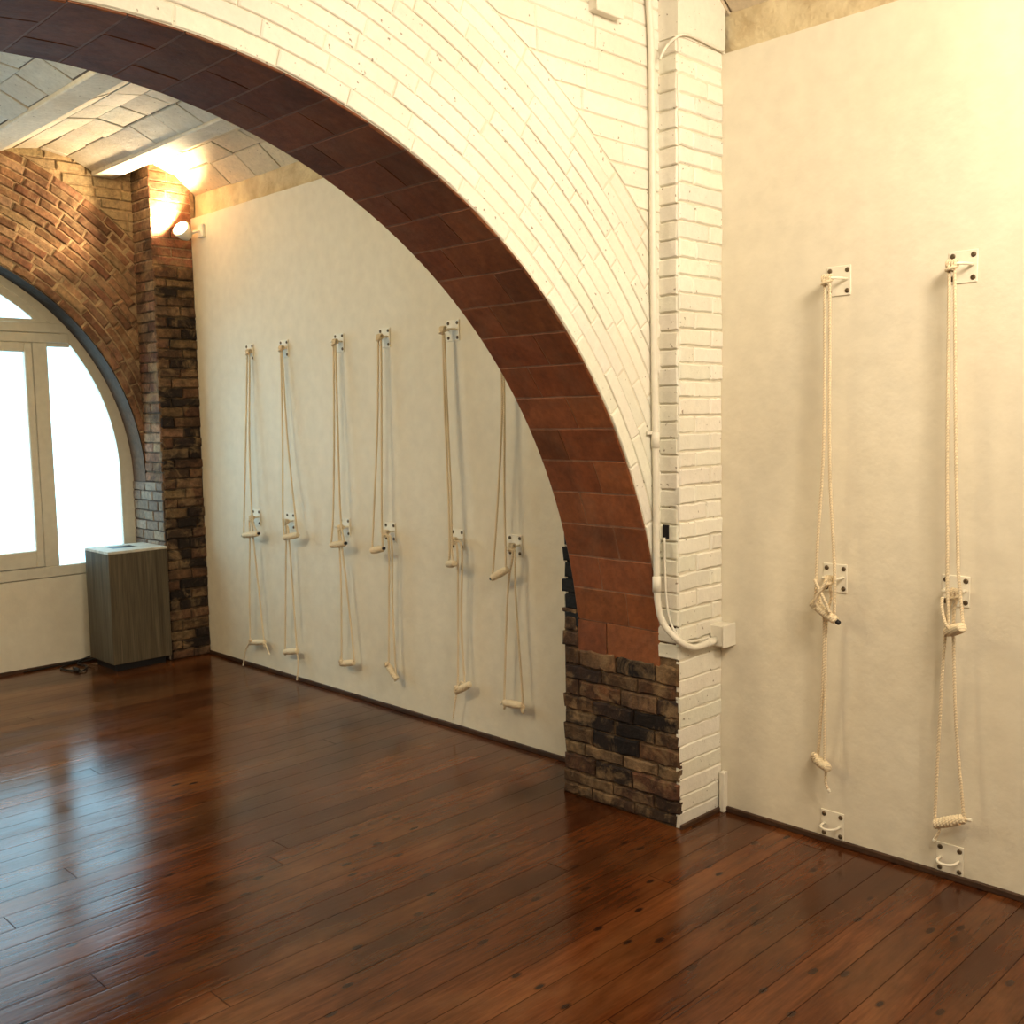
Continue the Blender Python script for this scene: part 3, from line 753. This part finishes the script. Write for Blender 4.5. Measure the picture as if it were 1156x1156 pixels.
# ------------------------------------------------------------------ rope slings
ROPES = {
  'u1': {'A':[(-0.03,5.764,1.984),(-0.064,5.779,1.349),(-0.082,5.791,1.013),(-0.088,5.8,0.889)],'B':[(-0.03,5.737,1.983),(-0.058,5.731,1.46),(-0.082,5.694,1.019),(-0.088,5.635,0.912)],'handle':[(-0.088,5.792,0.875),(-0.088,5.63,0.898)],'end':'AB','tails':[]},
  'l1': {'A':[(-0.062,5.765,0.957),(-0.061,5.771,0.843),(-0.058,5.804,0.556),(-0.055,5.835,0.194)],'B':[(-0.062,5.738,0.958),(-0.06,5.722,0.791),(-0.055,5.659,0.225)],'handle':[(-0.055,5.823,0.178),(-0.055,5.66,0.202)],'end':'','tails':[[(-0.055,5.84,0.17),(-0.055,5.895,0.109),(-0.055,5.929,-0.008)],[(-0.055,5.655,0.203),(-0.055,5.631,0.172),(-0.055,5.603,0.134)]]},
  'u2': {'A':[(-0.035,5.368,1.99),(-0.061,5.345,1.463),(-0.082,5.34,1.038),(-0.088,5.326,0.911)],'B':[(-0.035,5.354,1.989),(-0.059,5.296,1.515),(-0.082,5.206,1.046),(-0.088,5.181,0.937)],'handle':[(-0.088,5.318,0.896),(-0.088,5.182,0.921)],'end':'','tails':[]},
  'l2': {'A':[(-0.062,5.34,0.956),(-0.061,5.348,0.864),(-0.059,5.375,0.601),(-0.055,5.418,0.193)],'B':[(-0.062,5.321,0.957),(-0.061,5.314,0.866),(-0.059,5.301,0.608),(-0.055,5.286,0.213)],'handle':[(-0.055,5.416,0.177),(-0.055,5.286,0.202)],'end':'','tails':[[(-0.055,5.282,0.192),(-0.055,5.278,0.11),(-0.055,5.296,0.025)]]},
  'u3': {'A':[(-0.05,4.803,1.993),(-0.068,4.803,1.466),(-0.082,4.816,1.067),(-0.088,4.843,0.899)],'B':[(-0.05,4.786,1.992),(-0.065,4.768,1.565),(-0.082,4.745,1.071),(-0.088,4.71,0.914)],'handle':[(-0.088,4.831,0.888),(-0.088,4.71,0.907)],'end':'B','tails':[]},
  'l3': {'A':[(-0.062,4.773,0.968),(-0.059,4.795,0.662),(-0.055,4.819,0.258)],'B':[(-0.062,4.748,0.969),(-0.059,4.743,0.667),(-0.056,4.701,0.291),(-0.055,4.701,0.235)],'handle':[(-0.055,4.823,0.2),(-0.055,4.71,0.223)],'end':'','tails':[[(-0.055,4.82,0.252),(-0.055,4.83,0.225),(-0.055,4.8,0.214),(-0.055,4.793,0.184)]]},
  'u4': {'A':[(-0.05,4.395,1.997),(-0.065,4.404,1.563),(-0.082,4.437,1.088),(-0.088,4.457,0.909)],'B':[(-0.05,4.372,1.995),(-0.065,4.369,1.563),(-0.082,4.367,1.092),(-0.088,4.359,0.917)],'handle':[(-0.088,4.45,0.888),(-0.088,4.364,0.905)],'end':'B','tails':[]},
  'l4': {'A':[(-0.062,4.341,0.949),(-0.058,4.358,0.611),(-0.055,4.371,0.278)],'B':[(-0.062,4.315,0.942),(-0.059,4.327,0.615),(-0.055,4.325,0.266)],'handle':[(-0.055,4.38,0.252),(-0.055,4.331,0.211)],'end':'','tails':[[(-0.055,4.339,0.21),(-0.055,4.332,0.182)]]},
  'u5': {'A':[(-0.065,3.856,1.98),(-0.072,3.847,1.646),(-0.081,3.825,1.21),(-0.087,3.819,0.946),(-0.088,3.826,0.883)],'B':[(-0.065,3.846,1.979),(-0.072,3.83,1.646),(-0.081,3.806,1.211),(-0.087,3.802,0.938),(-0.088,3.796,0.886)],'handle':[(-0.088,3.833,0.865),(-0.088,3.783,0.883)],'end':'A','tails':[]},
  'l5': {'A':[(-0.062,3.79,0.955),(-0.058,3.8,0.587),(-0.055,3.808,0.268)],'B':[(-0.062,3.757,0.957),(-0.058,3.776,0.59),(-0.055,3.795,0.271)],'handle':[(-0.055,3.827,0.219),(-0.055,3.732,0.268)],'end':'','tails':[[(-0.055,3.808,0.259),(-0.055,3.823,0.22),(-0.055,3.838,0.171),(-0.055,3.86,0.07)],[(-0.055,3.795,0.271),(-0.055,3.768,0.266),(-0.055,3.729,0.271)]]},
  'u6': {'A':[(-0.07,3.452,2.014),(-0.073,3.44,1.802),(-0.077,3.441,1.557),(-0.084,3.477,1.141),(-0.088,3.517,0.847)],'B':[(-0.07,3.437,2.013),(-0.073,3.426,1.802),(-0.077,3.423,1.557),(-0.083,3.426,1.227),(-0.088,3.422,0.89)],'handle':[(-0.088,3.505,0.837),(-0.088,3.417,0.88)],'end':'A','tails':[]},
  'l6': {'A':[(-0.062,3.397,0.956),(-0.06,3.44,0.754),(-0.055,3.49,0.237)],'B':[(-0.062,3.382,0.958),(-0.06,3.386,0.76),(-0.055,3.345,0.234)],'handle':[(-0.055,3.474,0.225),(-0.055,3.365,0.232)],'end':'','tails':[[(-0.055,3.49,0.232),(-0.055,3.502,0.217)],[(-0.055,3.348,0.234),(-0.055,3.351,0.212)]]},
  'u7': {'A':[(-0.075,1.811,2.021),(-0.081,1.806,1.485),(-0.085,1.823,1.131),(-0.087,1.826,0.994),(-0.088,1.826,0.907)],'B':[(-0.075,1.793,2.019),(-0.082,1.782,1.423),(-0.085,1.763,1.136),(-0.087,1.754,0.985),(-0.088,1.757,0.89)],'handle':[(-0.088,1.823,0.901),(-0.088,1.767,0.868)],'end':'B','tails':[]},
  'l7': {'A':[(-0.062,1.796,0.987),(-0.061,1.827,0.936),(-0.06,1.809,0.847),(-0.058,1.812,0.618),(-0.055,1.819,0.335)],'B':[(-0.062,1.776,0.989),(-0.061,1.782,0.931),(-0.06,1.799,0.848),(-0.058,1.803,0.62),(-0.055,1.812,0.337)],'handle':[(-0.055,1.835,0.318),(-0.055,1.799,0.315)],'end':'','tails':[[(-0.055,1.806,0.328),(-0.055,1.799,0.29),(-0.055,1.798,0.243),(-0.055,1.784,0.217)]]},
  'u8': {'A':[(-0.072,1.381,2.023),(-0.08,1.372,1.487),(-0.084,1.363,1.166),(-0.086,1.359,1.012),(-0.088,1.348,0.873)],'B':[(-0.072,1.364,2.022),(-0.08,1.345,1.488),(-0.084,1.33,1.168),(-0.086,1.319,1.06),(-0.088,1.301,0.921)],'handle':[(-0.088,1.344,0.87),(-0.088,1.306,0.9)],'end':'','tails':[]},
  'l8': {'A':[(-0.062,1.35,0.99),(-0.061,1.366,0.935),(-0.06,1.376,0.814),(-0.058,1.386,0.572),(-0.055,1.405,0.224)],'B':[(-0.062,1.338,0.991),(-0.061,1.346,0.937),(-0.06,1.345,0.819),(-0.058,1.332,0.553),(-0.055,1.297,0.262)],'handle':[(-0.055,1.389,0.204),(-0.055,1.307,0.242)],'end':'','tails':[[(-0.055,1.395,0.217),(-0.055,1.388,0.197),(-0.055,1.382,0.181),(-0.055,1.398,0.142)],[(-0.055,1.304,0.242),(-0.055,1.281,0.246)]]},
}

RLAB = {
 'u1': 'upper beige rope sling first from the window, handle black at both ends',
 'u2': 'upper beige rope sling second from the window, strands spread into a V',
 'u3': 'upper beige rope sling third from the window, handle black at its right end',
 'u4': 'upper beige rope sling fourth from the window, handle left of the waist hook',
 'u5': 'upper beige rope sling fifth from the window, handle seen end-on',
 'u6': 'upper beige rope sling sixth from the window, half hidden by the arch, handle tilted',
 'l1': 'lower beige rope sling nearest the window, long loose tail curving to the floor',
 'l2': 'lower beige rope sling second from the window, one straight tail reaching the floor',
 'l3': 'lower beige rope sling third from the window, ending in knot and short handle',
 'l4': 'lower beige rope sling fourth from the window, close strands, handle seen end-on',
 'l5': 'lower beige rope sling fifth from the window, straight tail below its knotted handle',
 'l6': 'lower beige rope sling beside the arch, wide open strands and level handle',
 'u7': 'upper beige rope sling near the pilaster, crossed rope and black-ended handle',
 'l7': 'lower beige rope sling near the pilaster, closed strands ending in a knot',
 'u8': 'upper beige rope sling rightmost on the near wall, parallel strands to tilted handle',
 'l8': 'lower beige rope sling rightmost on near wall, open loop with coiled handle',
}
RR = .0056
for key, r in ROPES.items():
    up = key[0] == 'u'; k = int(key[1]); y = COLY[k]
    zr = (2.029 if k < 7 else 2.056) if up else (.989 if k < 7 else .998)
    d = TD[k] if up else .064
    A, B = r['A'], r['B']
    t = thing('hanging_rope_sling', (A[0][0], A[0][1], zr), RLAB[key], 'rope', 'upper rope slings' if up else 'lower rope slings')
    ymid = (A[0][1] + B[0][1]) / 2; ymid = min(max(ymid, y - .024), y + .024)
    # where the ring's rod is at ymid
    s_ = (ymid - y) / .031; xr_ = -d * .40 - d * .60 * math.sqrt(max(0, 1 - s_ * s_))
    top = Vector((xr_, ymid, zr))
    h0, h1 = Vector(r['handle'][0]), Vector(r['handle'][1]); hd = (h1 - h0)
    if hd.length < .085: 
        mid = (h0 + h1) / 2; dirv = (Vector((-3.41, 0, 0)) - Vector((mid.x, mid.y, 0))).normalized() if hd.length < .06 else Vector((0, 0, 0))
        e = (hd.normalized() * .6 + dirv * .8).normalized() if hd.length < .06 else hd.normalized()
        h0, h1 = mid - e * .048, mid + e * .048
        if h1.x > -.03: h1.x = -.03
        if h0.x > -.03: h0.x = -.03
    for q in (h0, h1): q.z = max(q.z, .03)
    if key == 'u8': h0.x -= .016; h1.x -= .016; B = B[:3] + [(B[3][0] - .012, B[3][1], B[3][2]), B[4]]
    hd = (h1 - h0).normalized()
    rope = MB()
    # strands: over the ring rod, down to either end of the handle, through it
    def strand(P, sgn, hend):
        P = [Vector(p) for p in P]; P[-1] = P[-1].lerp(hend, .5) if (P[-1] - hend).length < .09 else P[-1]
        off = .0062 * sgn
        st = [top + Vector((-.0105, off, -.004)), top + Vector((-.0115, off, -.022))] + [Vector((min(q.x, -.012), q.y, q.z)) for q in P[0:]]
        st = [q for i, q in enumerate(st) if i < 2 or q.z < zr - .028]
        st += [hend + hd * (-.004 if (hend - h0).length > .01 else .004) + Vector((-.004, 0, .008)), hend]
        return spline(st, 7)
    sa, sb = strand(A, 1, h0), strand(B, -1, h1)
    rope.tube(sa, RR, 8); rope.tube(sb, RR, 8)
    # hitch: two turns round the rod and a collar under it
    for off in (-.0125, -.0045, .0045, .0125):
        rope.tube([top + Vector((.0105 * math.cos(a), off, .0105 * math.sin(a))) for a in [2 * PI * i / 12 for i in range(13)]], .0052, 7, caps=False)
    rope.tube([top + Vector((-.0118 - .006 * math.sin(a), .014 * math.cos(a), -.016 - .004 * math.cos(a))) for a in [2 * PI * i / 12 for i in range(13)]], .0050, 7, caps=False)
    if key == 'u7':                                                   # slack turns crossing above the handle
        rope.tube(spline([(-.108, 1.822, 1.0), (-.112, 1.800, .965), (-.114, 1.778, .93), (-.108, 1.762, .885)], 6), RR, 8)
        rope.tube(spline([(-.106, 1.775, 1.005), (-.116, 1.792, .965), (-.116, 1.812, .935), (-.108, 1.818, .905)], 6), RR, 8)
    if key == 'u8':
        rope.tube(spline([(-.093, 1.372, .985), (-.104, 1.368, .95), (-.108, 1.355, .905), (-.104, 1.340, .882)], 6), RR, 8)
    if key in ('l3', 'l5', 'l7', 'l1', 'l4'):                               # stopper knot by the handle
        c = h0.lerp(h1, .12) + Vector((-.012, 0, .014))
        for a0 in (0, 1.1, 2.2):
            ax = Vector((math.cos(a0), .4, math.sin(a0))).normalized(); u = ax.cross(Vector((0, 1, .2))).normalized(); w = ax.cross(u)
            rope.tube([c + (u * math.cos(2 * PI * i / 12) + w * math.sin(2 * PI * i / 12)) * .0105 for i in range(13)], .0050, 7, caps=False)
    ends = []
    for tl in r['tails']:
        P = [Vector((min(q[0], -.02), q[1], max(q[2], .012))) for q in tl]
        P = [h0 if (P[0] - h0).length < (P[0] - h1).length else h1] + P if len(P) > 1 else P
        sp = spline(P, 6); rope.tube(sp, .0050, 8); ends.append((sp[-1], (sp[-1] - sp[-2]).normalized()))
    ro = rope.build('rope', M_rope, t)
    # handle with wound ridges
    mb = MB(); prof = [(0, .007), (.02, .013)]
    nr_ = 9
    for i in range(nr_ * 4 + 1):
        s = i / (nr_ * 4); bulge = .0150 + .003 * math.sin(PI * s)
        prof.append((.03 + .94 * s, bulge + .0013 * math.sin(2 * PI * s * nr_)))
    prof += [(.98, .013), (1, .007)]
    ex = .010
    mb.lathe(h0 - hd * ex, h1 + hd * ex, prof, 16); hn = mb.build('handle', M_handle, t)
    for (q, sg, ch) in ((h0, -1, 'A'), (h1, 1, 'B')):
        if ch in r['end']:
            mb = MB(); mb.lathe(q + hd * sg * .006, q + hd * sg * .024, [(0, .0085), (.8, .0085), (1, .006)], 12)
            o = mb.build('taped_end', M_black, t); o['label'] = 'black taped rope end'
    for q, dv in ends:
        mb = MB(); mb.lathe(q - dv * .008, q + dv * .006, [(0, .0054), (.2, .0062), (.9, .006), (1, .004)], 10)
        o = mb.build('rope_tip', M_tip, t); o['label'] = 'pale bound rope tip'

# ------------------------------------------------------------------ light
def area(name, loc, aim, size, power, col, shape='DISK'):
    l = bpy.data.lights.new(name, 'AREA'); l.shape = shape; l.size = size; l.energy = power; l.color = col
    o = bpy.data.objects.new(name, l); o.location = loc; C.objects.link(o)
    o.rotation_euler = (Vector(aim) - Vector(loc)).to_track_quat('-Z', 'Y').to_euler(); return o
def spot(name, loc, aim, ang, power, col, blend=.6, rad=.05):
    l = bpy.data.lights.new(name, 'SPOT'); l.spot_size = math.radians(ang); l.spot_blend = blend; l.energy = power; l.color = col; l.shadow_soft_size = rad
    o = bpy.data.objects.new(name, l); o.location = loc; C.objects.link(o)
    o.rotation_euler = (Vector(aim) - Vector(loc)).to_track_quat('-Z', 'Y').to_euler(); return o
WARM = (1.0, .865, .67)
sp_ = spot('far_spot_beam', tuple(HC + LD * .06), tuple(HC + LD * .06 + Vector((-.60, .16, .62))), 155, 66, (1, .74, .42), .45, .03)
area('near_lamp', (-1.35, .0, 3.02), (-.25, 1.5, 2.5), .8, 46, WARM)
area('near_lamp', (-2.8, -.4, 3.05), (-1.4, 2.3, 2.2), .95, 36, WARM)
area('far_fill', (-3.4, 4.4, 3.05), (0, 4.9, 1.9), 1.5, 54, (1, .79, .48))  # added fill warming the far bay, no lamp seen there
area('near_lamp', (-2.3, -1.8, 3.05), (-2.3, -1.2, 0), .5, 20, WARM)
spot('near_uplight', (-.15, .15, 2.75), (-.5, .6, 3.4), 150, 28, WARM, .7, .06)

w = bpy.data.worlds.new('overcast'); bpy.context.scene.world = w; w.use_nodes = True
bg = w.node_tree.nodes['Background']; bg.inputs[0].default_value = (.72, .88, 1, 1); bg.inputs[1].default_value = 1.0

# ------------------------------------------------------------------ camera
cam = bpy.data.cameras.new('camera'); cam.sensor_width = 36; cam.lens = 1158.1 / 1156 * 36; cam.clip_start = .02
co = bpy.data.objects.new('camera', cam); C.objects.link(co)
R_, U_, F_ = Vector((.71077247, -.70319349, -.01792775)), Vector((.07839597, .05386174, .99546621)), Vector((.69903974, .70895545, -.09341098))
mtx = Matrix(((R_.x, U_.x, -F_.x, -3.412), (R_.y, U_.y, -F_.y, 0), (R_.z, U_.z, -F_.z, 1.6), (0, 0, 0, 1)))
co.matrix_world = mtx
bpy.context.scene.camera = co
vs = bpy.context.scene.view_settings
vs.view_transform = 'Standard'; vs.look = 'None'; vs.exposure = 0.32; vs.gamma = 0.9
